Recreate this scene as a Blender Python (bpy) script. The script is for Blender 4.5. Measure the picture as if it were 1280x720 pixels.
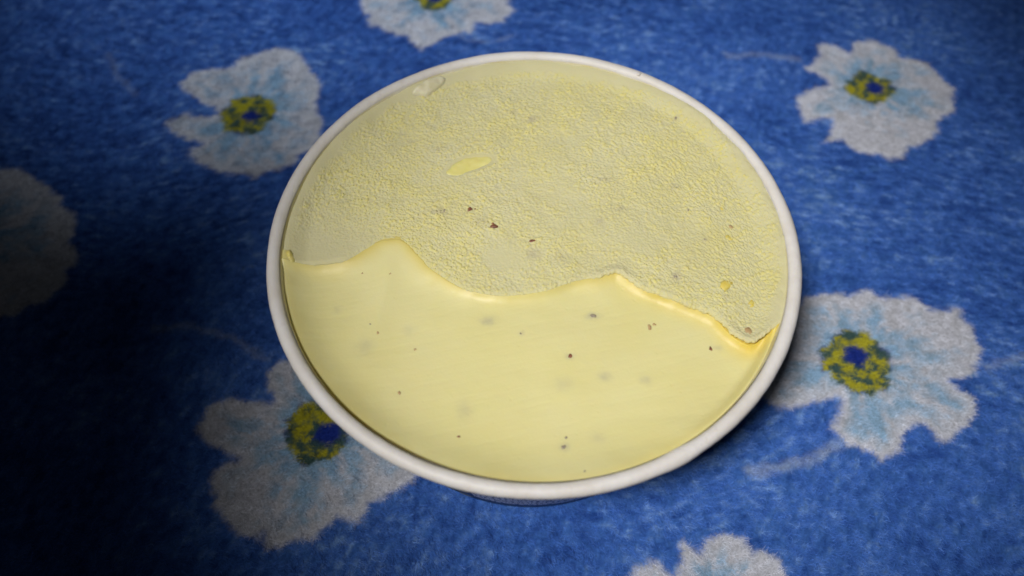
import bpy, bmesh, math
import numpy as np
from mathutils import Vector, Matrix

MM = 0.001
scene = bpy.context.scene
for o in list(bpy.data.objects):
    bpy.data.objects.remove(o)

# ------------------------------------------------------------------ camera
H = 52.0                                   # height of the rim's middle above the pile
cam_d = bpy.data.cameras.new('camera')
cam = bpy.data.objects.new('camera', cam_d)
scene.collection.objects.link(cam)
cam.location = (-4.65*MM, -97.08*MM, (138.4+H)*MM)
_e, _r = math.radians(58.735), math.radians(0.7)
_f = Vector((0, math.cos(_e), -math.sin(_e)))
_x = Vector((1, 0, 0)); _y = _x.cross(_f)
_x2 = _x*math.cos(_r) + _y*math.sin(_r); _y2 = -_x*math.sin(_r) + _y*math.cos(_r)
cam.rotation_euler = Matrix((_x2, _y2, -_f)).transposed().to_euler()
cam_d.sensor_width = 36.0
cam_d.lens = 967.0/1280.0*36.0
cam_d.clip_start = 0.005
cam_d.clip_end = 20.0
cam_d.dof.use_dof = True
cam_d.dof.focus_distance = 0.172
cam_d.dof.aperture_fstop = 11.0
scene.camera = cam

# ------------------------------------------------------------------ light
scene.view_settings.view_transform = 'Standard'
scene.view_settings.look = 'None'
scene.view_settings.exposure = 0.0
scene.view_settings.gamma = 1.0
scene.view_settings.use_curve_mapping = False
scene.render.engine = 'CYCLES'
scene.cycles.use_denoising = True
scene.cycles.max_bounces = 8
scene.cycles.filter_width = 1.6

world = bpy.data.worlds.new('World')
scene.world = world
world.use_nodes = True
world.node_tree.nodes['Background'].inputs[0].default_value = (0.90, 0.94, 1.0, 1)
world.node_tree.nodes['Background'].inputs[1].default_value = 0.013


def spot(name, loc, target, power, half_deg, blend, radius, color):
    d = bpy.data.lights.new(name, 'SPOT')
    d.energy = power
    d.spot_size = math.radians(2*half_deg)
    d.spot_blend = blend
    d.shadow_soft_size = radius*MM
    d.color = color
    o = bpy.data.objects.new(name, d)
    scene.collection.objects.link(o)
    o.location = Vector(loc)*MM
    o.rotation_euler = (Vector(target)-Vector(loc)).to_track_quat('-Z', 'Y').to_euler()
    return o


spot('key_lamp', (-124, -178, 445), (60, 25, 0), 8.9, 16.4, 0.95, 34, (1.0, 0.97, 0.94))
spot('back_fill', (-40, 60, 640), (10, 215, 0), 6.0, 16.5, 1.0, 30, (0.90, 0.95, 1.0))  # added fill to brighten the far blanket, stands for no known lamp
spot('side_fill', (-170, 120, 640), (-106, 160, 0), 6.6, 11.5, 1.0, 30, (0.90, 0.95, 1.0))  # second added fill, lifts only the far left cloth; no such source known

FLOWERS = [
    ([(-120.4,102.0),(-118.2,106.0),(-112.7,108.9),(-106.2,109.1),(-102.2,113.2),(-97.0,116.3),(-89.9,118.2),(-83.2,117.7),(-79.7,113.6),(-77.8,109.6),(-74.7,105.0),(-72.4,100.0),(-72.3,93.4),(-70.6,87.0),(-69.0,83.8),(-68.9,77.6),(-70.0,72.6),(-73.6,71.0),(-75.5,69.0),(-75.4,65.6),(-79.8,63.1),(-84.0,61.6),(-87.3,59.6),(-90.7,62.0),(-95.7,60.9),(-100.6,63.3),(-105.7,66.1),(-110.1,68.9),(-110.6,72.9),(-105.9,74.0),(-115.8,77.4),(-121.8,83.0),(-119.1,84.6),(-116.7,87.8),(-111.7,86.3),(-107.7,85.8),(-105.0,87.5),(-106.3,90.1),(-110.8,92.7),(-115.5,95.9),(-119.4,99.2)],
     (-94.0,87.1),8.9,(-93.5,86.6),2.9),
    ([(104.4,124.6),(108.1,125.3),(111.5,122.8),(115.3,120.4),(118.4,126.1),(122.9,126.9),(127.8,125.0),(131.5,122.6),(131.8,118.2),(136.2,117.0),(139.9,114.6),(143.1,110.4),(144.3,105.6),(147.1,102.1),(144.3,98.0),(144.8,94.1),(142.3,91.2),(138.8,88.9),(136.0,83.4),(131.6,79.0),(126.5,76.3),(122.6,73.6),(121.2,71.0),(116.2,69.8),(114.8,72.4),(109.5,71.8),(106.1,74.4),(103.0,78.5),(97.7,77.9),(100.6,82.3),(101.4,86.1),(103.0,88.3),(99.4,88.3),(93.4,87.1),(92.2,91.5),(91.6,97.2),(96.1,101.3),(101.5,103.1),(105.5,104.4),(104.9,107.3),(101.1,109.7),(97.8,112.6),(101.8,115.8),(104.6,118.9)],
     (118.1,103.1),7.6,(120.1,103.4),3.0),
    ([(80.0,16.7),(85.5,18.8),(90.0,19.4),(92.3,17.9),(97.0,20.0),(100.8,17.5),(106.0,17.6),(112.0,17.7),(114.4,13.7),(118.6,13.3),(122.3,14.3),(122.3,11.4),(124.8,8.5),(125.0,4.7),(125.4,1.5),(123.0,-1.8),(121.4,-5.9),(117.0,-6.8),(113.5,-7.8),(113.0,-9.6),(116.4,-11.7),(119.1,-13.4),(117.8,-17.7),(114.4,-21.1),(111.0,-23.6),(109.0,-26.5),(106.1,-25.7),(104.6,-22.8),(102.0,-20.8),(100.1,-20.4),(97.7,-23.8),(95.5,-27.8),(91.8,-30.3),(90.0,-31.5),(87.6,-28.7),(84.1,-27.2),(81.5,-24.8),(79.6,-22.8),(81.4,-19.8),(82.5,-16.4),(83.5,-13.4),(79.7,-14.3),(74.7,-15.7),(69.7,-17.0),(65.8,-16.2),(62.3,-13.3),(63.0,-8.9),(71.6,3.0),(75.8,12.7)],
     (90.1,-3.0),9.0,(90.1,-1.1),3.5),
    ([(-67.8,-4.5),(-70.7,-8.6),(-69.5,-13.0),(-67.0,-16.0),(-68.3,-17.7),(-77.3,-16.5),(-82.6,-17.5),(-85.1,-18.8),(-84.7,-22.5),(-86.1,-25.0),(-83.4,-28.2),(-78.3,-31.0),(-73.0,-32.5),(-76.9,-34.1),(-80.2,-36.1),(-79.0,-39.9),(-76.9,-42.9),(-77.6,-45.1),(-73.9,-48.7),(-69.6,-52.2),(-63.9,-51.4),(-62.7,-54.2),(-59.7,-54.9),(-55.7,-53.1),(-52.3,-52.0),(-49.0,-49.8),(-47.2,-46.9),(-41.9,-47.9),(-40.3,-46.1),(-39.6,-42.4),(-35.1,-42.3),(-32.4,-40.1),(-28.2,-36.6),(-30.2,-30.0),(-41.8,-22.0),(-52.3,-13.6),(-61.4,-5.8)],
     (-55.2,-25.3),8.0,(-52.3,-25.4),3.5),
    ([(-167.9,63.3),(-163.5,62.8),(-159.1,59.6),(-152.2,56.5),(-150.1,52.8),(-146.1,51.8),(-146.7,48.7),(-141.9,45.2),(-139.4,42.2),(-138.3,37.2),(-138.7,34.8),(-135.0,30.5),(-133.5,26.8),(-136.1,23.9),(-134.3,19.4),(-136.6,15.7),(-138.5,12.2),(-142.3,12.1),(-144.4,9.5),(-148.6,8.6),(-157.2,7.6),(-165.9,14.4),(-177.9,19.7),(-180.1,30.8),(-187.7,41.5),(-181.7,50.8),(-180.0,61.5)],
     (-173.4,35.7),7.8,(-173.4,35.7),2.8),
    ([(-61.7,138.3),(-60.5,135.2),(-57.8,135.3),(-58.9,131.7),(-57.9,130.0),(-54.2,128.7),(-49.9,126.2),(-46.8,124.6),(-43.3,125.1),(-41.3,121.3),(-38.1,118.0),(-36.0,120.1),(-33.7,121.4),(-31.0,123.6),(-28.2,125.3),(-24.2,127.6),(-21.2,126.8),(-20.2,130.2),(-19.6,132.4),(-14.9,132.1),(-10.2,133.0),(-7.9,136.6),(-5.8,140.2),(-7.4,143.8),(-11.3,157.8),(-17.6,163.5),(-30.0,161.3),(-42.8,166.0),(-57.7,157.9),(-63.5,148.3)],
     (-35.9,145.1),6.5,(-35.3,146.1),2.7),
    ([(23.9,-60.2),(26.1,-58.5),(28.4,-58.0),(29.2,-56.5),(30.5,-56.3),(32.2,-57.7),(34.2,-59.6),(35.5,-59.6),(36.4,-56.2),(37.0,-52.7),(38.4,-51.2),(39.2,-53.2),(40.6,-54.7),(42.5,-51.2),(45.6,-50.9),(49.2,-50.6),(51.8,-50.8),(52.5,-53.0),(53.8,-54.8),(56.4,-53.7),(58.2,-55.4),(60.0,-56.9),(60.5,-59.8),(61.1,-64.9),(55.6,-71.4),(48.4,-74.1),(40.9,-72.4),(34.0,-74.3),(27.6,-70.8),(24.1,-65.4)],
     (43.8,-65.1),4.6,(43.8,-65.1),2.5),
]
STREAKS = [
    ([(56.5,-34.5),(65.9,-32.7),(72.4,-30.5),(80.3,-27.0)],1.6,0.55),
    ([(70.8,117.4),(82.3,118.4),(96.2,116.7)],1.5,0.40),
    ([(-104.7,4.1),(-93.7,4.7),(-81.9,1.4),(-72.0,-4.4)],1.2,0.35),
    ([(-149.7,115.6),(-143.3,104.5),(-134.5,95.5)],1.2,0.25),
    ([(125.5,-3.9),(132.0,-1.9),(138.6,-0.5)],1.0,0.40),
    ([(-28.8,126.0),(-14.3,122.1),(-5.8,125.6)],1.0,0.30),
]
EDGE = [(-54.9,-6.4),(-50.7,-6.6),(-45.8,-6.1),(-40.8,-4.8),(-36.8,-2.0),(-34.1,-0.2),(-31.6,0.3),(-29.7,0.4),(-28.0,-0.6),(-26.5,-2.3),(-24.6,-4.3),(-22.6,-6.6),(-18.8,-9.4),(-16.3,-11.0),(-13.7,-12.1),(-8.0,-13.2),(-2.4,-12.9),(3.0,-11.7),(8.0,-9.6),(13.0,-8.4),(16.0,-7.5),(18.4,-7.4),(21.5,-9.8),(24.3,-11.6),(27.1,-12.7),(31.2,-14.6),(35.8,-16.7),(38.0,-18.2),(39.4,-20.3),(41.2,-22.5),(43.0,-23.8),(44.5,-24.3),(46.7,-23.1),(49.3,-21.1),(52.8,-18.9)]
NUTS = [ (-14.3,9.3,0.9,0),(-13.2,9.4,0.4,0),(-8.6,4.5,0.85,0),(-9.1,5.1,0.4,0),(-0.2,0.9,0.65,0),(44.1,5.0,0.6,1),(44.2,-21.9,1.4,1),(7.4,-26.9,0.75,0),(12.5,-17.1,0.8,2),(36.5,-24.6,0.7,0),(24.3,-19.6,0.75,1),(25.3,-19.0,0.5,1),(-14.6,-44.4,0.4,0),(-26.8,-35.4,0.55,1),(-24.4,-25.5,0.4,1),(-37.2,-7.4,0.28,1),(-31.1,-7.8,0.28,1),(-32.5,-21.7,0.4,1),(-34.2,-19.8,0.28,2),(5.6,-46.3,0.6,2),(6.1,-44.3,0.45,2),(9.2,-51.7,0.4,2),(-2.7,-21.8,0.28,2),(30.4,-8.3,0.6,2),(-20.3,8.8,0.55,2),(34.8,36.5,0.5,2),(37.9,1.5,0.28,2),(35.2,9.6,0.4,2), ]
YEL = [ (41.1,-10.3,1.3),(45.9,-14.9,0.8),(42.9,10.0,0.7),(43.5,2.1,0.7) ]
STAINS = [ (-0.2,36.2,2.6,1.2,0.50,20),(-5.2,38.2,2.0,1.2,0.30,0),(-22.3,26.6,2.0,1.3,0.35,30),(-29.1,28.5,1.6,1.0,0.30,0),(-31.2,31.0,1.0,0.8,0.30,0),(-21.6,8.5,3.2,1.1,0.50,0),(16.5,18.2,3.0,0.8,0.30,0),(19.8,10.0,1.8,1.4,0.35,0),(15.0,6.4,1.5,1.6,0.35,-30),(32.6,16.0,2.0,1.6,0.30,0),(37.9,1.2,1.2,1.2,0.30,0),(-0.2,-2.5,2.5,2.0,0.35,20),(30.7,-8.3,1.6,1.5,0.50,60),(34.8,36.2,1.2,1.0,0.45,0),(40.6,-13.4,1.4,0.9,0.30,0),(32.2,-15.2,1.0,0.8,0.20,0),(-9.6,-18.7,2.4,1.4,0.45,0),(12.5,-17.3,2.2,1.2,0.45,10),(14.3,-31.2,1.7,1.3,0.40,0),(22.5,-31.8,1.7,1.4,0.30,0),(5.9,-33.1,3.0,2.0,0.20,0),(-13.7,-38.9,2.0,3.0,0.25,0),(5.8,-46.3,1.4,1.0,0.40,0),(12.3,-44.3,2.0,1.6,0.20,0),(-34.8,-25.1,2.5,3.0,0.25,0),(-26.1,-21.2,1.8,1.5,0.15,0),(-41.6,-16.3,1.3,1.3,0.20,0),(-2.6,-21.8,1.0,0.9,0.25,0),(38.1,-24.4,1.6,1.0,0.30,0),(7.4,-26.9,1.2,1.0,0.35,0),(-12.0,5.5,3.0,2.0,0.25,0),(5.8,-3.3,3.0,2.5,0.20,0) ]


# ------------------------------------------------------------------ numpy noise
def vnoise(x, y, seed):
    """smooth value noise in -1..1"""
    rng = np.random.RandomState(seed)
    n = 512
    tab = rng.rand(n, n)*2-1
    xi = np.floor(x).astype(np.int64); yi = np.floor(y).astype(np.int64)
    fx = x-xi; fy = y-yi
    fx = fx*fx*fx*(fx*(fx*6-15)+10); fy = fy*fy*fy*(fy*(fy*6-15)+10)
    a = tab[xi % n, yi % n]; b = tab[(xi+1) % n, yi % n]
    c = tab[xi % n, (yi+1) % n]; d = tab[(xi+1) % n, (yi+1) % n]
    return (a*(1-fx)+b*fx)*(1-fy)+(c*(1-fx)+d*fx)*fy


def fbm(x, y, size, octs, seed, gain=0.5):
    out = 0; amp = 1; tot = 0
    for k in range(octs):
        s = 2.03**k/size
        ca, sa = math.cos(k*0.9+seed), math.sin(k*0.9+seed)
        out = out+amp*vnoise((x*ca-y*sa)*s+17.3*k, (x*sa+y*ca)*s+5.1*k, seed+k)
        tot += amp; amp *= gain
    return out/tot


def fbm1(x, y, size, octs, seed):
    out = 0; amp = 1; tot = 0
    for k in range(octs):
        s = 1.9**k/size
        out = out+amp*vnoise(x*s+31.7*k+seed, y*s+13.3*k, seed+k)
        tot += amp; amp *= 0.55
    return out/tot


def cells(x, y, size, seed):
    """distance to the nearest jittered cell point, and that cell's random number"""
    rng = np.random.RandomState(seed)
    n = 256
    jx = rng.rand(n, n); jy = rng.rand(n, n); rv = rng.rand(n, n)
    gx = x/size; gy = y/size
    xi = np.floor(gx).astype(np.int64); yi = np.floor(gy).astype(np.int64)
    best = np.full(x.shape, 9.0); br = np.zeros(x.shape)
    for dx in (-1, 0, 1):
        for dy in (-1, 0, 1):
            cx = xi+dx; cy = yi+dy
            d = (cx+jx[cx % n, cy % n]-gx)**2+(cy+jy[cx % n, cy % n]-gy)**2
            m = d < best
            best = np.where(m, d, best); br = np.where(m, rv[cx % n, cy % n], br)
    return np.sqrt(best), br


def sstep(a, b, x):
    t = np.clip((x-a)/(b-a), 0, 1)
    return t*t*(3-2*t)


def poly_sdf(x, y, poly):
    """signed distance to a closed outline, negative inside"""
    p = np.array(poly, float); q = np.roll(p, -1, 0)
    d2 = np.full(x.shape, 1e9); ins = np.zeros(x.shape, bool)
    for (ax, ay), (bx, by) in zip(p, q):
        ex, ey = bx-ax, by-ay
        wx, wy = x-ax, y-ay
        t = np.clip((wx*ex+wy*ey)/(ex*ex+ey*ey), 0, 1)
        d2 = np.minimum(d2, (wx-t*ex)**2+(wy-t*ey)**2)
        if ay != by:
            c = (ay > y) != (by > y)
            ins ^= c & (x < (bx-ax)*(y-ay)/(by-ay)+ax)
    return np.where(ins, -1, 1)*np.sqrt(d2)


def line_dist(x, y, pts):
    p = np.array(pts, float)
    d2 = np.full(x.shape, 1e9)
    for (ax, ay), (bx, by) in zip(p[:-1], p[1:]):
        ex, ey = bx-ax, by-ay
        wx, wy = x-ax, y-ay
        t = np.clip((wx*ex+wy*ey)/(ex*ex+ey*ey), 0, 1)
        d2 = np.minimum(d2, (wx-t*ex)**2+(wy-t*ey)**2)
    return np.sqrt(d2)


# ------------------------------------------------------------------ mesh helpers
def link_mesh(name, me, mat, parent=None):
    o = bpy.data.objects.new(name, me)
    scene.collection.objects.link(o)
    if mat:
        me.materials.append(mat)
    if parent:
        o.parent = parent
    return o


def grid_mesh(name, V, mat, parent=None, flip=False, close_u=False, attrs=None, colors=None):
    """V: (nu, nv, 3) in millimetres"""
    nu, nv = V.shape[:2]
    me = bpy.data.meshes.new(name)
    idx = np.arange(nu*nv).reshape(nu, nv)
    if close_u:
        idx = np.concatenate([idx, idx[:1]], 0)
    q = np.stack([idx[:-1, :-1], idx[1:, :-1], idx[1:, 1:], idx[:-1, 1:]], -1).reshape(-1, 4)
    if flip:
        q = q[:, ::-1]
    me.vertices.add(nu*nv)
    me.vertices.foreach_set('co', (V.reshape(-1)*MM).astype(np.float32))
    nf = len(q)
    me.loops.add(nf*4)
    me.loops.foreach_set('vertex_index', np.ascontiguousarray(q).reshape(-1).astype(np.int32))
    me.polygons.add(nf)
    me.polygons.foreach_set('loop_start', np.arange(0, nf*4, 4, dtype=np.int32))
    me.update(calc_edges=True)
    me.validate()
    me.polygons.foreach_set('use_smooth', np.ones(len(me.polygons), bool))
    for k, a in (attrs or {}).items():
        at = me.attributes.new(k, 'FLOAT', 'POINT')
        at.data.foreach_set('value', a.reshape(-1).astype(np.float32))
    for k, a in (colors or {}).items():
        at = me.attributes.new(k, 'FLOAT_COLOR', 'POINT')
        c4 = np.ones((nu*nv, 4), np.float32); c4[:, :3] = a.reshape(-1, 3)
        at.data.foreach_set('color', c4.reshape(-1))
    return link_mesh(name, me, mat, parent)


def lathe(name, prof, n, mat, parent, wobble=0.0, seed=1, flip=False):
    p = np.array(prof, float)
    t = np.linspace(0, 2*np.pi, n, endpoint=False)
    w = 1+wobble*(vnoise(np.cos(t)*1.3+7, np.sin(t)*1.3+7, seed))
    V = np.zeros((n, len(p), 3))
    V[..., 0] = np.cos(t)[:, None]*p[None, :, 0]*w[:, None]
    V[..., 1] = np.sin(t)[:, None]*p[None, :, 0]*w[:, None]
    V[..., 2] = p[None, :, 1]
    return grid_mesh(name, V, mat, parent, flip=flip, close_u=True)


def empty(name, loc, label, cat):
    o = bpy.data.objects.new(name, None)
    o.empty_display_size = 0.01
    scene.collection.objects.link(o)
    o.location = Vector(loc)*MM
    o['label'] = label; o['category'] = cat
    return o


class NT:
    def __init__(self, name):
        self.m = bpy.data.materials.new(name)
        self.m.use_nodes = True
        self.t = self.m.node_tree
        self.b = self.t.nodes['Principled BSDF']

    def n(self, typ, **kw):
        nd = self.t.nodes.new(typ)
        for k, v in kw.items():
            if k.startswith('i_'):
                k2 = k[2:]
                k2 = int(k2) if k2.isdigit() else k2.replace('_', ' ')
                nd.inputs[k2].default_value = v
            else:
                setattr(nd, k, v)
        return nd

    def l(self, a, b):
        self.t.links.new(a, b)

    def noise(self, scale, detail=3, rough=0.55, vec=None, dim='3D'):
        nd = self.n('ShaderNodeTexNoise', i_Scale=scale, i_Detail=detail, i_Roughness=rough)
        if vec:
            self.l(vec, nd.inputs['Vector'])
        return nd.outputs[0]

    def ramp(self, fac, stops):
        nd = self.n('ShaderNodeValToRGB')
        els = nd.color_ramp.elements
        while len(els) < len(stops):
            els.new(0.5)
        for e, (p, c) in zip(els, stops):
            e.position = p
            e.color = (*c, 1) if len(c) == 3 else c
        self.l(fac, nd.inputs[0])
        return nd.outputs[0]

    def mix(self, fac, a, b, mode='MIX'):
        nd = self.n('ShaderNodeMix', data_type='RGBA', blend_type=mode)
        for s, v in ((0, fac), (6, a), (7, b)):
            if hasattr(v, 'links'):
                self.l(v, nd.inputs[s])
            elif s == 0:
                nd.inputs[0].default_value = v
            else:
                nd.inputs[s].default_value = (*v, 1)
        return nd.outputs[2]

    def math(self, op, a, b=0.0, c=None):
        nd = self.n('ShaderNodeMath', operation=op)
        for s, v in enumerate((a, b) if c is None else (a, b, c)):
            if hasattr(v, 'links'):
                self.l(v, nd.inputs[s])
            else:
                nd.inputs[s].default_value = v
        return nd.outputs[0]

    def bump(self, height, strength, dist):
        nd = self.n('ShaderNodeBump', i_Strength=strength, i_Distance=dist)
        self.l(height, nd.inputs['Height'])
        self.l(nd.outputs[0], self.b.inputs['Normal'])

    def obj(self):
        return self.n('ShaderNodeTexCoord').outputs['Object']

    def attr(self, name, out='Fac'):
        return self.n('ShaderNodeAttribute', attribute_name=name).outputs[out]

    def set(self, **kw):
        for k, v in kw.items():
            self.b.inputs[k.replace('_', ' ')].default_value = v

    def sss(self, w, scale, radius=(1.0, 0.75, 0.3)):
        self.set(Subsurface_Weight=w, Subsurface_Scale=scale, Subsurface_Radius=radius)


# ------------------------------------------------------------------ materials
def mat_paper():
    m = NT('coated_paper')
    o = m.obj()
    n1 = m.noise(140, 4, 0.6, o)
    n2 = m.noise(900, 3, 0.6, o)
    c = m.ramp(n1, [(0.30, (0.70, 0.665, 0.62)), (0.62, (0.77, 0.75, 0.73))])
    scuff = m.ramp(m.noise(420, 5, 0.7, o), [(0.60, (0, 0, 0)), (0.72, (1, 1, 1))])
    c = m.mix(m.math('MULTIPLY', scuff, 0.28), c, (0.50, 0.44, 0.36))
    m.l(c, m.b.inputs['Base Color'])
    m.set(Roughness=0.5, Specular_IOR_Level=0.35)
    m.sss(0.12, 0.0012)
    m.bump(m.math('ADD', n2, m.math('MULTIPLY', n1, 1.5)), 0.35, 0.00025)
    return m.m


def mat_inner():
    """white inside of the tub with a smeared film of ice cream"""
    m = NT('filmed_paper')
    o = m.obj()
    mp = m.n('ShaderNodeMapping'); mp.inputs['Scale'].default_value = (1, 1, 0.5)
    m.l(o, mp.inputs[0])
    n = m.noise(110, 4, 0.6, mp.outputs[0])
    c = m.ramp(n, [(0.36, (0.80, 0.77, 0.70)), (0.52, (0.78, 0.72, 0.48)), (0.70, (0.76, 0.67, 0.33))])
    m.l(c, m.b.inputs['Base Color'])
    m.set(Roughness=0.45)
    m.sss(0.15, 0.0012)
    m.bump(n, 0.3, 0.0004)
    return m.m


def mat_print():
    """navy printed outside with a pale panel of tiny dark print"""
    m = NT('printed_paper')
    o = m.obj()
    sp = m.n('ShaderNodeSeparateXYZ'); m.l(o, sp.inputs[0])
    x, y, z = sp.outputs
    ang = m.math('MULTIPLY', m.math('ARCTAN2', x, m.math('MULTIPLY', y, -1.0)), 0.05)   # arc length, 0 at the front
    cb = m.n('ShaderNodeCombineXYZ')
    m.l(m.math('MULTIPLY', ang, 1300.0), cb.inputs[0])
    m.l(m.math('MULTIPLY', z, 260.0), cb.inputs[1])
    sp1 = m.noise(1.0, 2, 0.6, cb.outputs[0])
    ink = m.ramp(sp1, [(0.44, (1, 1, 1)), (0.50, (0, 0, 0))])
    rows = m.math('GREATER_THAN', m.math('FRACT', m.math('MULTIPLY', z, 240.0)), 0.25)
    ink = m.math('MULTIPLY', ink, rows)
    panel = m.mix(ink, (0.72, 0.74, 0.82), (0.03, 0.03, 0.10))
    inside = m.math('MULTIPLY', m.math('GREATER_THAN', ang, -0.0145), m.math('LESS_THAN', ang, 0.034))
    inside = m.math('MULTIPLY', inside, m.math('GREATER_THAN', z, 0.006))
    border = m.math('MULTIPLY', m.math('GREATER_THAN', ang, -0.0155), m.math('LESS_THAN', ang, 0.035))
    ground = m.mix(m.ramp(m.noise(170, 2, 0.5, o), [(0.52, (0, 0, 0)), (0.56, (1, 1, 1))]), (0.015, 0.02, 0.07), (0.40, 0.34, 0.06))
    c = m.mix(border, ground, (0.012, 0.014, 0.045))
    c = m.mix(inside, c, panel)
    m.l(c, m.b.inputs['Base Color'])
    m.set(Roughness=0.4)
    return m.m


def mat_smooth():
    m = NT('smooth_ice_cream')
    o = m.obj()
    n = m.noise(60, 3, 0.5, o)
    c = m.ramp(n, [(0.35, (0.765, 0.71, 0.33)), (0.68, (0.785, 0.735, 0.375))])
    c = m.mix(m.attr('rich'), c, (0.71, 0.55, 0.10))
    c = m.mix(m.attr('stain'), c, (0.40, 0.38, 0.31))
    m.l(c, m.b.inputs['Base Color'])
    m.set(Roughness=0.42, Specular_IOR_Level=0.35)
    m.sss(0.35, 0.0030)
    h = m.math('ADD', m.noise(260, 4, 0.6, o), m.math('MULTIPLY', m.noise(1500, 2, 0.5, o), 0.25))
    vo = m.n('ShaderNodeTexVoronoi', i_Scale=420.0)
    m.l(o, vo.inputs['Vector'])
    pore = m.ramp(vo.outputs['Distance'], [(0.05, (0, 0, 0)), (0.17, (1, 1, 1))])
    some = m.ramp(m.noise(95, 2, 0.5, o), [(0.50, (1, 1, 1)), (0.62, (0, 0, 0))])
    h = m.math('ADD', h, m.math('MULTIPLY', m.math('MAXIMUM', pore, some), 0.5))
    m.bump(h, 0.26, 0.00035)
    return m.m


def mat_rough():
    m = NT('frosty_ice_cream')
    o = m.obj()
    pale = m.ramp(m.noise(90, 3, 0.6, o), [(0.3, (0.625, 0.59, 0.325)), (0.7, (0.66, 0.63, 0.385))])
    crumb = m.ramp(m.noise(330, 4, 0.65, o), [(0.3, (0.68, 0.625, 0.27)), (0.7, (0.70, 0.635, 0.235))])
    c = m.mix(m.attr('crumb'), pale, crumb)
    c = m.mix(m.attr('film'), c, (0.64, 0.60, 0.355))
    c = m.mix(m.attr('rich'), c, (0.74, 0.60, 0.13))
    c = m.mix(m.attr('stain'), c, (0.38, 0.34, 0.29))
    m.l(c, m.b.inputs['Base Color'])
    m.set(Roughness=0.75, Specular_IOR_Level=0.15)
    m.sss(0.25, 0.0012)
    h = m.math('ADD', m.noise(1400, 3, 0.6, o), m.math('MULTIPLY', m.noise(4200, 2, 0.6, o), 0.4))
    m.bump(h, 0.35, 0.00018)
    return m.m


def mat_flat(name, c1, c2, scale, rough=0.5, sss=0.0):
    m = NT(name)
    o = m.obj()
    n = m.noise(scale, 3, 0.6, o)
    m.l(m.ramp(n, [(0.35, c1), (0.65, c2)]), m.b.inputs['Base Color'])
    m.set(Roughness=rough)
    if sss:
        m.sss(sss, 0.0015)
    m.bump(n, 0.4, 0.0002)
    return m.m


def mat_cloth():
    m = NT('printed_fleece')
    o = m.obj()
    c = m.attr('print', 'Color')
    n = m.noise(1600, 3, 0.7, o)
    g = m.ramp(n, [(0.3, (0.55, 0.55, 0.55)), (0.7, (1.0, 1.0, 1.0))])
    m.l(m.mix(1.0, c, g, 'MULTIPLY'), m.b.inputs['Base Color'])
    m.set(Roughness=0.95, Specular_IOR_Level=0.1)
    m.bump(n, 0.6, 0.0006)
    return m.m


def mat_fibre():
    m = NT('fleece_fibre')
    m.l(m.attr('tint', 'Color'), m.b.inputs['Base Color'])
    m.set(Roughness=0.75, Specular_IOR_Level=0.25)
    return m.m


PAPER, INNER, PRINT = mat_paper(), mat_inner(), mat_print()
SMOOTH, ROUGH = mat_smooth(), mat_rough()
NUTM = [mat_flat('dark_nut', (0.13, 0.045, 0.022), (0.32, 0.13, 0.07), 1500),
        mat_flat('brown_nut', (0.40, 0.24, 0.11), (0.56, 0.41, 0.20), 1500),
        mat_flat('grey_nut', (0.24, 0.20, 0.15), (0.40, 0.35, 0.25), 1500)]
YELM = mat_flat('yellow_crumb', (0.74, 0.56, 0.09), (0.78, 0.64, 0.17), 1200, 0.5, 0.3)
CREAM = mat_flat('cream_smear', (0.68, 0.64, 0.42), (0.73, 0.69, 0.50), 300, 0.4, 0.3)
TOOTH = mat_flat('broken_cream', (0.72, 0.60, 0.16), (0.76, 0.66, 0.24), 400, 0.45, 0.35)
BUTTER = mat_flat('rich_cream', (0.80, 0.72, 0.22), (0.83, 0.76, 0.30), 200, 0.35, 0.35)

# ------------------------------------------------------------------ blanket (surface)
BLUE_D = np.array((0.024, 0.088, 0.38)); BLUE_M = np.array((0.065, 0.190, 0.62)); BLUE_L = np.array((0.23, 0.42, 0.82))
WHITE = np.array((0.68, 0.70, 0.78)); ICE = np.array((0.26, 0.48, 0.70))
YEL_C = np.array((0.47, 0.44, 0.03)); GRN = np.array((0.06, 0.12, 0.11)); NAVY = np.array((0.012, 0.035, 0.28))


def lie(x, y):
    """direction in which the pile lies"""
    return -0.25+1.1*fbm(x, y, 95, 2, 41)+0.55*fbm(x, y, 14, 2, 47)


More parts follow.
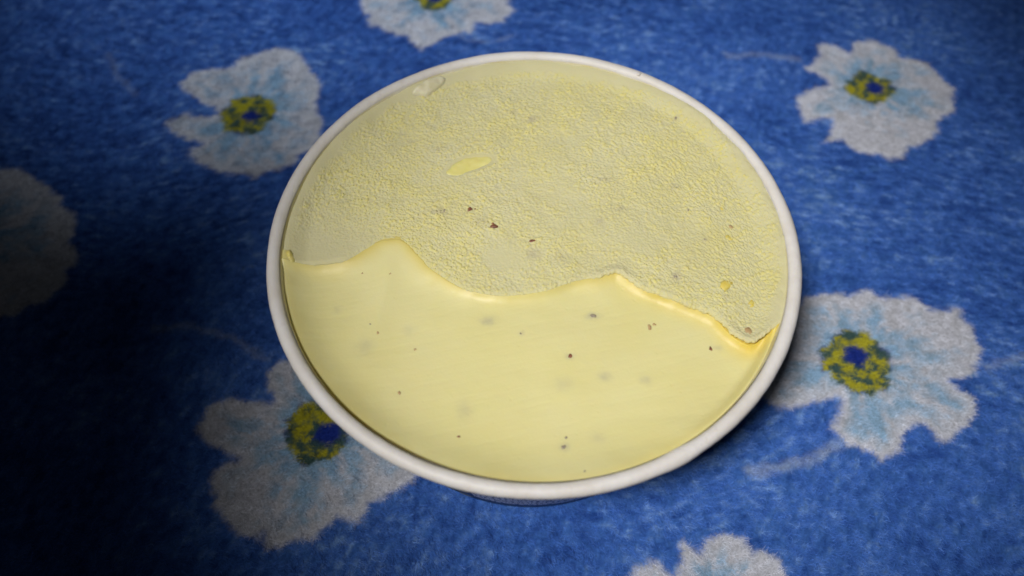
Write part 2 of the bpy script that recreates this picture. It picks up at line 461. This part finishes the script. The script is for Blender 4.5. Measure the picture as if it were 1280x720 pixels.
def pattern(x, y):
    """printed colour of the fleece at (x, y) millimetres"""
    w1 = sstep(-0.15, 0.25, fbm(x, y, 60, 2, 41)); w2 = sstep(-0.1, 0.3, fbm(x, y, 45, 2, 43))

    def nap(size, stretch, octs, seed):
        out = []
        for q, an in enumerate((-0.22, 0.42, 1.25)):
            u = x*math.cos(an)+y*math.sin(an); v = -x*math.sin(an)+y*math.cos(an)
            out.append(fbm1(u*stretch, v, size, octs, seed+7*q))
        return (out[0]*(1-w1)+out[1]*w1)*(1-0.7*w2)+out[2]*0.7*w2
    m1 = fbm(x, y, 24, 3, 3)
    m2 = nap(1.5, 0.4, 3, 9)
    m3 = fbm(x, y, 1.8, 3, 13)
    m4 = nap(0.65, 0.22, 2, 115)
    m5 = nap(0.9, 0.16, 2, 217)
    f = 0.44+0.26*m1+0.34*m2+0.36*m3+0.40*m4+0.22*m5
    t1 = np.clip(f*2, 0, 1)[..., None]; t2 = np.clip(f*2-1, 0, 1)[..., None]**1.6
    col = BLUE_D*(1-t1)+BLUE_M*t1
    col = col*(1-t2)+BLUE_L*t2
    wx = x+1.3*nap(1.4, 0.45, 3, 21)+0.8*fbm(x, y, 3.5, 2, 25)
    wy = y+1.3*nap(1.4, 0.45, 3, 52)+0.8*fbm(x, y, 3.5, 2, 26)
    for pts, w, s in STREAKS:
        d = line_dist(wx, wy, pts)
        k = (s*sstep(w*1.6, w*0.2, d)*np.clip(0.75+0.6*m2, 0, 1))[..., None]
        col = col*(1-k)+np.array((0.50, 0.58, 0.68))*k
    for out, c, rc, cn, rn in FLOWERS:
        p = np.array(out)
        lo, hi = p.min(0)-6, p.max(0)+6
        m = (x > lo[0]) & (x < hi[0]) & (y > lo[1]) & (y < hi[1])
        if not m.any():
            continue
        X, Y = wx[m], wy[m]
        d = poly_sdf(X, Y, out)
        k = sstep(1.2, -1.0, d)[..., None]
        dc = np.hypot(X-c[0], Y-c[1]); an = np.arctan2(Y-c[1], X-c[0])
        ray = fbm(an*6+c[0], dc*0.12, 1.0, 3, 31)
        tint = np.clip(1.25-dc/(rc*2.6)+1.1*ray+0.5*m3[m], 0, 1)*sstep(-0.5, -5, d)
        pet = WHITE*(1-0.85*tint[..., None])+ICE*0.85*tint[..., None]
        pet = pet*(1+0.14*m2[m]+0.10*m3[m])[..., None]
        # ring of stamens: yellow strokes over dark green
        n = fbm(an*3+c[1], dc*0.9, 1.1, 3, 35)+0.6*fbm(X, Y, 1.6, 2, 36)
        ring = np.where((n > 0.02)[..., None], YEL_C, GRN)
        nb = sstep(-0.25, 0.25, n)[..., None]
        ring = GRN*(1-nb)+YEL_C*nb
        rr = rc*(1+0.16*fbm(an*2, dc*0+c[0], 0.6, 2, 38))
        kr = sstep(rr+0.6, rr-0.5, dc)[..., None]
        edge = (sstep(rr+1.1, rr+0.1, dc)*np.clip(fbm(an*4, dc*0.3, 1.0, 2, 39)*2.5, 0, 0.8))[..., None]
        pet = pet*(1-edge)+NAVY*edge
        pet = pet*(1-kr)+ring*kr
        dn = np.hypot(X-cn[0], (Y-cn[1])*1.1)
        kn = sstep(rn+0.7, rn-0.8, dn)[..., None]
        pet = pet*(1-kn)+NAVY*kn
        col[m] = col[m]*(1-k)+pet*k
    return np.clip(col, 0.004, 0.9)


def ground_z(x, y):
    w = sstep(45, 95, np.hypot(x, y))
    return -1.6+w*(2.3*fbm(x, y, 75, 2, 51)+0.5*fbm(x, y, 22, 2, 55))


def build_blanket():
    # evenly fine under the picture, coarser towards the hems
    def axis(lo, hi, step, far_lo, far_hi):
        mid = np.arange(lo, hi+step, step)
        return np.concatenate([np.linspace(far_lo, lo, 24)[:-1], mid, np.linspace(hi+step, far_hi, 24)[1:]])
    xs = axis(-215, 205, 0.7, -420, 420); ys = axis(-80, 165, 0.6, -330, 420)
    X, Y = np.meshgrid(xs, ys, indexing='ij')
    V = np.stack([X, Y, ground_z(X, Y)+0.25*fbm(X, Y, 1.8, 2, 57)], -1)
    o = grid_mesh('fleece_blanket', V, mat_cloth(), colors={'print': pattern(X, Y)})
    o['label'] = 'royal blue fleece blanket printed with white flowers, spread under the ice cream tub'
    o['category'] = 'blanket'
    # the pile: short fibres lying over one another
    rng = np.random.RandomState(5)
    N = 620000
    x = rng.uniform(-235, 225, N); y = rng.uniform(-90, 172, N)
    # keep what the photograph frames, with a margin to each side
    keep = (np.abs(x) < 150+0.55*(y+75)) & (np.hypot(x, y) > 43.4)
    x, y = x[keep], y[keep]; N = len(x)
    a = lie(x, y)+rng.normal(0, 0.45, N)
    ln = rng.uniform(1.0, 2.3, N)
    lift = rng.uniform(0.15, 0.5, N)*(0.8+0.6*vnoise(x/2.5, y/2.5, 61))
    z0 = ground_z(x, y)-0.1
    K = 4
    P = np.zeros((N, K, 3))
    bend = rng.normal(0, 0.35, N)
    px, py, pz = x.copy(), y.copy(), z0.copy()
    for k in range(K):
        P[:, k] = np.stack([px, py, pz], -1)
        aa = a+bend*k
        px = px+np.cos(aa)*ln/(K-1)*(0.6+0.2*k); py = py+np.sin(aa)*ln/(K-1)*(0.6+0.2*k)
        pz = pz+ln/(K-1)*lift*np.array((1.0, 0.55, 0.05))[min(k, 2)]
    tip = np.hypot(P[:, :, 0], P[:, :, 1]).min(1) > 43.4
    P = P[tip]; x, y = x[tip], y[tip]; N = len(P)
    c = pattern(x, y)*rng.uniform(0.74, 1.26, N)[:, None]
    br = rng.rand(N) < 0.05
    c[br] = c[br]*1.25+0.02
    hc = bpy.data.hair_curves.new('pile')
    hc.add_curves([K]*N)
    hc.points.foreach_set('position', (P.reshape(-1)*MM).astype(np.float32))
    ra = hc.attributes.get('radius') or hc.attributes.new('radius', 'FLOAT', 'POINT')
    r = np.tile(np.array((0.06, 0.06, 0.05, 0.03))*MM, N).astype(np.float32)
    ra.data.foreach_set('value', r)
    ca = hc.attributes.new('tint', 'FLOAT_COLOR', 'CURVE')
    c4 = np.ones((N, 4), np.float32); c4[:, :3] = c
    ca.data.foreach_set('color', c4.reshape(-1))
    hc.materials.append(mat_fibre())
    h = bpy.data.objects.new('pile', hc)
    scene.collection.objects.link(h)
    h.parent = o
    h['kind'] = 'stuff'


build_blanket()

# ------------------------------------------------------------------ the tub
tub = empty('ice_cream_tub', (0, 0, 0), 'round paper ice cream tub with white rolled rim and dark printed side, on the blanket', 'tub')
BEAD_R, BEAD = 55.95, 1.42


def rin(z):
    return 54.4-0.22*np.maximum(H-z, 0)


lathe('side_wall', [(44.0, -0.9), (44.3, -0.5), (44.4, 0.2)]+[(44.4+(54.3-44.4)*k/14, 0.2+(H-1.5-0.2)*k/14) for k in range(1, 15)], 256, PRINT, tub, 0.0)
lathe('inner_wall', [(rin(z), z) for z in np.linspace(2.5, H+0.6, 20)], 256, INNER, tub, 0.0, flip=True)
lathe('bottom_disc', [(0.01, 2.5), (20, 2.5), (43.2, 2.5), (43.7, 1.8), (43.9, -0.6)], 96, PAPER, tub, 0.0, flip=True)


def build_rim():
    n, k = 720, 28
    t = np.linspace(0, 2*np.pi, n, endpoint=False)
    s = np.linspace(0, 2*np.pi, k, endpoint=False)
    Tt, Ss = np.meshgrid(t, s, indexing='ij')
    lum = 0.05*vnoise(Tt*9+3, Ss*0+2, 71)+0.025*vnoise(Tt*50, Ss*1.2, 72)
    b = BEAD+lum
    # seam of the rolled paper: a short thicker run
    b = b+0.16*np.exp(-((Tt-5.2)/0.06)**2)
    R = BEAD_R+b*np.cos(Ss)*1.02
    Z = H+0.25*vnoise(np.cos(Tt)*2+9, np.sin(Tt)*2+9, 74)+b*np.sin(Ss)
    V = np.stack([R*np.cos(Tt), R*np.sin(Tt), Z], -1)
    V = np.concatenate([V, V[:, :1]], 1)
    return grid_mesh('rim', V, PAPER, tub, close_u=True, flip=True)


build_rim()

# ------------------------------------------------------------------ the ice cream
ice = empty('ice_cream', (0, 0, 0), 'pale yellow ice cream in the paper tub, front half scraped smooth and back half rough', 'ice cream')
ZR, ZS = H-1.9, H-4.2       # mean levels of the rough crust and of the smooth hollow


def resample(pts, n):
    p = np.array(pts, float)
    # Catmull-Rom through the traced points, then even steps
    q = np.concatenate([[2*p[0]-p[1]], p, [2*p[-1]-p[-2]]])
    out = []
    for i in range(1, len(q)-2):
        t = np.linspace(0, 1, 40, endpoint=False)[:, None]
        a, b, c, d = q[i-1], q[i], q[i+1], q[i+2]
        out.append(0.5*((2*b)+(c-a)*t+(2*a-5*b+4*c-d)*t*t+(3*b-a-3*c+d)*t**3))
    s = np.concatenate(out+[p[-1:]])
    L = np.concatenate([[0], np.cumsum(np.hypot(*np.diff(s, axis=0).T))])
    g = np.linspace(0, L[-1], n)
    return np.stack([np.interp(g, L, s[:, 0]), np.interp(g, L, s[:, 1])], -1)


def stain(x, y):
    out = np.zeros(x.shape)
    wx = x+0.5*fbm(x, y, 1.2, 3, 81); wy = y+0.5*fbm(x, y, 1.2, 3, 82)
    for sx, sy, a, b, k, an in STAINS:
        c, s = math.cos(math.radians(an)), math.sin(math.radians(an))
        dx, dy = wx-sx, wy-sy
        u = (dx*c+dy*s)/a; v = (-dx*s+dy*c)/b
        out = np.maximum(out, k*np.exp(-2.2*(u*u+v*v)))
    return out


GOUGE = [(-20.9,19.6),(-18.2,23.1),(-14.5,25.3),(-10.4,25.6),(-9.2,23.7),(-12.5,21.2),(-16.2,19.2),(-19.1,18.4)][::-1]
SMEAR = [(-29.2,42.0),(-27.0,44.7),(-22.0,47.3),(-22.1,45.4),(-25.8,41.8)][::-1]
ELL = (-15.0, 22.2, 6.6, 2.5, math.radians(22))     # the smooth yellow gouge in the crust


def ell(x, y, grow=1.0):
    c, s = math.cos(ELL[4]), math.sin(ELL[4])
    dx, dy = x-ELL[0], y-ELL[1]
    u = (dx*c+dy*s)/(ELL[2]*grow); v = (-dx*s+dy*c)/(ELL[3]*grow)
    return np.sqrt(u*u+(v+0.25*u*u-0.1)**2)


def crust_z(x, y):
    """height of the rough crust and how crumbly it is"""
    r = np.hypot(x, y)
    wall = sstep(2.6, 0.2, 54.1-r+2.2*fbm(x, y, 9, 4, 90, 0.65)-0.8*sstep(20, 45, y))                           # 1 at the wall
    up = sstep(5.0, 0.0, 54.1-r)
    dish = -0.8*sstep(52, 10, r)
    slope = 0.6*sstep(-10, 40, y)
    base = ZR+dish+slope+0.55*fbm(x, y, 21, 2, 91)+0.22*fbm(x, y, 6, 2, 92)
    right = sstep(25, 45, x)*sstep(-30, 5, y)
    base = base+up*(1.5+0.8*right)+right*wall*0.45*fbm(x*1.0, y*0.6, 2.2, 3, 93, 0.7)
    sm = np.clip(1-wall*1.25, 0, 1)
    left = sstep(-24, -42, x)*sstep(12, -4, y)               # smoother tongue at the left
    sm = sm*(1-0.75*left)
    sm = sm*(1-0.85*np.exp(-(((x+7)/4.6)**2+((y+3.6)/3.0)**2)**2))    # smooth spot
    sm = sm*np.clip(0.85+0.7*fbm(x, y, 13, 3, 95), 0.25, 1)
    sm = sm*(1-sstep(1.15, 0.95, ell(x, y)))
    wx = x+0.16*fbm(x, y, 0.9, 2, 96); wy = y+0.16*fbm(x, y, 0.9, 2, 97)
    d1, r1 = cells(wx, wy, 0.74, 101)
    d2, r2 = cells(wx+3.3, wy, 0.44, 102)
    g1 = np.where(r1 > 0.66, np.clip(1-(d1*1.7)**2, 0, 1), 0)*(0.5+r1*0.7)
    g2 = np.where(r2 > 0.55, np.clip(1-(d2*1.6)**2, 0, 1), 0)
    pit = np.clip(fbm(x, y, 2.1, 3, 105)-0.18, 0, 1)
    clus = np.clip(0.55+1.3*fbm(x, y, 3.4, 3, 103), 0, 1)
    d3, r3 = cells(wx-1.7, wy+2.2, 0.30, 110)
    g3 = np.where(r3 > 0.5, np.clip(1-(d3*1.6)**2, 0, 1), 0)
    h = sm*(0.27*g1*(0.3+0.7*clus)+0.15*g2+0.08*g3+0.10*clus-0.20*pit)+sm*0.11*fbm(x, y, 0.45, 2, 107)
    h = h-0.55*sstep(1.05, 0.2, ell(x, y))
    crumb = np.clip(sm*1.3, 0, 1)*np.clip(0.8*g1*(0.3+0.7*clus)+0.7*g2*r2+0.22*clus+0.22*fbm(x, y, 8, 2, 109), 0, 1)
    film = np.clip(wall*0.8+0.7*left, 0, 1)*0.8
    return base+h, crumb, film


NU = 860
edge = resample(EDGE, NU)
sE = np.linspace(0, 1, NU)
jit = 0.42*fbm(sE*118, sE*0+3, 1.8, 4, 111, 0.85)*sstep(0.2, 0.32, sE)
tan = np.gradient(edge, axis=0); tan /= np.linalg.norm(tan, axis=1)[:, None]
nrm = np.stack([-tan[:, 1], tan[:, 0]], -1)             # towards the back of the tub
edge_r = edge+nrm*(jit*sstep(0, 0.03, sE)*sstep(1, 0.97, sE))[:, None]
RW = 54.45


def at_edge(px, py):
    return sE[np.argmin((edge[:, 0]-px)**2+(edge[:, 1]-py)**2)]


S_PEAK, S_LIP, S_END = at_edge(-30, 0.3), at_edge(16.5, -7.5), at_edge(44, -25)
aL = math.atan2(edge[0, 1], edge[0, 0]); aR = math.atan2(edge[-1, 1], edge[-1, 0])
aL = aL if aL > 0 else aL+2*math.pi


def build_crust():
    nv = 500
    ang = np.linspace(aL, aR, NU)
    Q = np.stack([np.cos(ang)*RW, np.sin(ang)*RW], -1)
    v = np.linspace(0, 1, nv)
    v = v+0.06*np.sin(2*np.pi*v)*0
    XY = edge_r[:, None]*(1-v)[None, :, None]+Q[:, None]*v[None, :, None]
    x, y = XY[..., 0], XY[..., 1]
    z, crumb, film = crust_z(x, y)
    d = np.hypot(x-edge_r[:, None, 0], y-edge_r[:, None, 1])
    lipn = np.clip(0.35+0.9*fbm(sE*118, sE*0, 9, 2, 113), 0, 1)
    hump = np.exp(-((sE-S_LIP)/0.045)**2)+0.8*np.exp(-((sE-S_END+0.01)/0.035)**2)
    lip = (0.30*(lipn-0.4)*sstep(0.22, 0.3, sE)+0.75*hump)[:, None]
    z = z+lip*np.exp(-(d/1.5)**2)-0.30*np.exp(-(d/0.5)**2)
    lf = np.exp(-(d/(1.0+1.6*hump[:, None]))**2)*np.clip(0.15+hump, 0, 1)[:, None]
    crumb = crumb*(1-0.8*lf); film = np.maximum(film, 0.9*lf)
    # broken face of the crust
    nd = 12
    k = np.linspace(1, 0, nd+1)[:-1]
    rag = 0.22*fbm(np.repeat(sE[:, None]*118, nd, 1), np.repeat(k[None]*2, NU, 0), 0.9, 3, 117)
    inn = -(0.30*np.sin(np.pi*np.minimum(k*1.25, 1)))[None]+rag+(0.9*k**2)[None]
    fx = edge_r[:, None, 0]+nrm[:, None, 0]*inn; fy = edge_r[:, None, 1]+nrm[:, None, 1]*inn
    fz = z[:, :1]-(k*1.6)[None]
    X = np.concatenate([fx, x], 1); Y = np.concatenate([fy, y], 1); Z = np.concatenate([fz, z], 1)
    crumb = np.concatenate([np.repeat(crumb[:, :1], nd, 1)*0.3, crumb], 1)
    film = np.concatenate([np.repeat(film[:, :1], nd, 1), film], 1)
    rich = np.clip(1-ell(X, Y), 0, 1)**0.5*0.35
    rich[:, :nd] = np.maximum(rich[:, :nd], 0.75*(k**0.8)[None])
    st = stain(X, Y)
    return grid_mesh('rough_crust', np.stack([X, Y, Z], -1), ROUGH, ice, attrs={'crumb': crumb, 'film': film, 'rich': rich, 'stain': st})


def hollow_z(x, y, d, s, back):
    """the scraped hollow: flat, curling up to the broken edge of the crust"""
    wide = 1.15+0.7*fbm(s*118, s*0+5, 7, 3, 141)+7.0*np.exp(-((s-S_PEAK)/0.085)**2)+0.9*np.exp(-((s-S_LIP)/0.05)**2)
    z = ZS+0.5*fbm(x, y, 30, 2, 121)+0.10*fbm(x*0.4+y*0.3, y-x*0.2, 6, 2, 123)+0.035*fbm(x*0.12+y*0.05, y-x*0.25, 1.3, 3, 125)
    zb = ZR-1.0
    zb = zb+0.75*np.exp(-((s-S_PEAK)/0.08)**2)
    g = np.exp(-(d/wide)**1.2)
    z = z*(1-g)+zb*g
    z = z-0.08*np.exp(-((d-wide*1.3)/2.2)**2)*sstep(0.62, 0.75, s)
    r = np.hypot(x, y)
    right = sstep(15, 40, x)*sstep(-50, -25, y)
    q = np.maximum(54.0-r, 0)
    men = (2.8+0.4*sstep(-15, -40, x)+0.3*fbm(x, y, 9, 3, 128))*np.exp(-(q/(5.0-1.2*sstep(-20, -45, x)))**1.4)*(1-right)+2.6*np.exp(-(q/1.2)**2)*right
    side = 1.0
    z = z+men*side
    return z


def build_hollow():
    nv, nb = 300, 14
    a0 = aL; a1 = aR+2*math.pi
    ang = np.linspace(a0, a1, NU)
    Q = np.stack([np.cos(ang)*RW, np.sin(ang)*RW], -1)
    v = np.linspace(0, 1, nv)**0.85
    XY = Q[:, None]*(1-v)[None, :, None]+edge[:, None]*v[None, :, None]
    ext = np.linspace(0.15, 2.4, nb)
    XB = edge[:, None]+nrm[:, None]*ext[None, :, None]
    XB *= np.minimum(1, RW/np.maximum(np.linalg.norm(XB, axis=-1), 1e-6))[..., None]
    x = np.concatenate([XY[..., 0], XB[..., 0]], 1); y = np.concatenate([XY[..., 1], XB[..., 1]], 1)
    d = np.full(x.shape, 1e9); ws = np.zeros(x.shape); s = np.zeros(x.shape); w6 = np.zeros(x.shape)
    step = 4
    for i in range(0, NU-1, step):
        k = min(i+step, NU-1)
        ex, ey = edge[k]-edge[i]
        px, py = x-edge[i, 0], y-edge[i, 1]
        t = np.clip((px*ex+py*ey)/(ex*ex+ey*ey), 0, 1)
        dd = (px-t*ex)**2+(py-t*ey)**2
        d = np.minimum(d, dd)
        w = (dd+0.4)**-2.5
        ws += w; s += w*(sE[i]+t*(sE[k]-sE[i])); w6 += (dd+0.05)**-2.0*(step/5)
    s /= ws
    # rounded distance: no crease where two stretches of the edge are equally near
    ds = (w6*0.45)**(-1/3)
    d = np.sqrt(d)
    k = sstep(1.0, 4.0, d)
    d = d*(1-k)+ds*k
    d = np.maximum(d-0.1, 0)
    d[:, nv:] = 0; s[:, nv:] = sE[:, None]
    z = hollow_z(x, y, d, s, nv)
    z[:, nv:] -= 0.25
    rw = 1.5+0.6*sstep(0.64, 0.8, s)+1.0*fbm(s*118, s*0, 9, 3, 143)
    mid = 1-0.45*np.exp(-((s-0.5)/0.09)**2)-0.4*sstep(0.12, 0.02, s)
    rich = np.clip(0.97*np.exp(-(d/np.maximum(rw, 0.6))**1.4)*(0.72+0.28*sstep(0.6, 0.75, s))*mid, 0, 1)
    rich = np.maximum(rich, 0.25*np.exp(-((53.9-np.hypot(x, y))/1.5)**2))
    rich = np.clip(rich+0.10*fbm(x, y, 14, 2, 127), 0, 1)
    st = stain(x, y)
    return grid_mesh('smooth_hollow', np.stack([x, y, z], -1), SMOOTH, ice, attrs={'rich': rich, 'stain': st}), (x, y, z)


crust = build_crust()
hollow, HG = build_hollow()


def surf_z(x, y):
    """top of the ice cream at a point"""
    i = np.argmin((edge[:, 0]-x)**2+(edge[:, 1]-y)**2)
    side = np.dot(np.array((x, y))-edge[i], nrm[i])
    if side > 0:
        return float(crust_z(np.array([x]), np.array([y]))[0][0])
    j = np.argmin((HG[0]-x)**2+(HG[1]-y)**2)
    return float(HG[2].reshape(-1)[j])


def lump(name, x, y, size, mat, seed, flat=0.6, sink=0.25, stretch=1.3, sub=2, z=None, rot=None):
    bm = bmesh.new()
    bmesh.ops.create_icosphere(bm, subdivisions=sub, radius=1.0)
    rng = np.random.RandomState(seed)
    off = rng.rand(3)*20
    a = rng.rand()*math.pi if rot is None else rot
    z0 = surf_z(x, y) if z is None else z
    for v in bm.verts:
        p = np.array(v.co)
        k = 1+0.35*float(vnoise(np.array([p[0]*1.5+off[0]]), np.array([p[1]*1.5+off[1]+p[2]]), seed)[0])
        p = p*k*size
        p[0] *= stretch; p[2] *= flat
        q = (p[0]*math.cos(a)-p[1]*math.sin(a), p[0]*math.sin(a)+p[1]*math.cos(a), p[2])
        v.co = Vector((x+q[0], y+q[1], z0-size*flat*sink+q[2]))*MM
    me = bpy.data.meshes.new(name)
    bm.to_mesh(me); bm.free()
    me.polygons.foreach_set('use_smooth', np.ones(len(me.polygons), bool))
    return link_mesh(name, me, mat, ice)


for i, (x, y, s, k) in enumerate(NUTS):
    lump('nut_piece', x, y, s*((0.8 if y > -8 else 0.58) if k == 0 else 0.68), NUTM[k], 200+i, 0.55, 0.45, 1.35)
for i, (x, y, s) in enumerate(YEL):
    lump('yellow_crumb', x, y, s*0.85, YELM, 300+i, 0.32, 0.8, 1.5)
# the gouge shows smooth rich ice cream, the left end of the edge keeps a small tooth, cream is smeared on the rim


def patch(name, outline, mat, z_off, height, drape=0.0, wave=0.0):
    """a smooth smear: follows its outline, domed, its rim pressed into the surface"""
    o = resample(list(outline)+[outline[0]], 73)[:-1]
    c = o.mean(0)
    zc = surf_z(*c)
    rho = np.linspace(0.01, 1, 12)
    V = np.zeros((len(o), len(rho), 3))
    for j, k in enumerate(rho):
        V[:, j, :2] = c+(o-c)*k
        V[:, j, 2] = zc+z_off+height*(1-k**2.2)-0.5*max(0, k-0.9)/0.1
    V[..., 2] += drape*(np.hypot(V[..., 0], V[..., 1])-np.hypot(*c))+wave*fbm(V[..., 0], V[..., 1], 2.5, 2, 131)
    return grid_mesh(name, V, mat, ice, close_u=True, flip=True)


patch('smooth_gouge', GOUGE, BUTTER, 0.36, 0.10, 0.0, 0.25)
lump('broken_tooth', -52.5, -5.5, 1.8, TOOTH, 402, 0.75, 0.4, 0.55, 4, z=ZR+1.1, rot=0.2)
patch('cream_smear', [(a*1.022, b*1.022) for a, b in SMEAR], CREAM, 0.55, 0.35, 0.5, 0.5)
lump('paper_burr', 26.4, 48.9, 0.45, PAPER, 404, 0.8, 0.0, 1.6, 2, z=H+1.5, rot=0.9).parent = tub
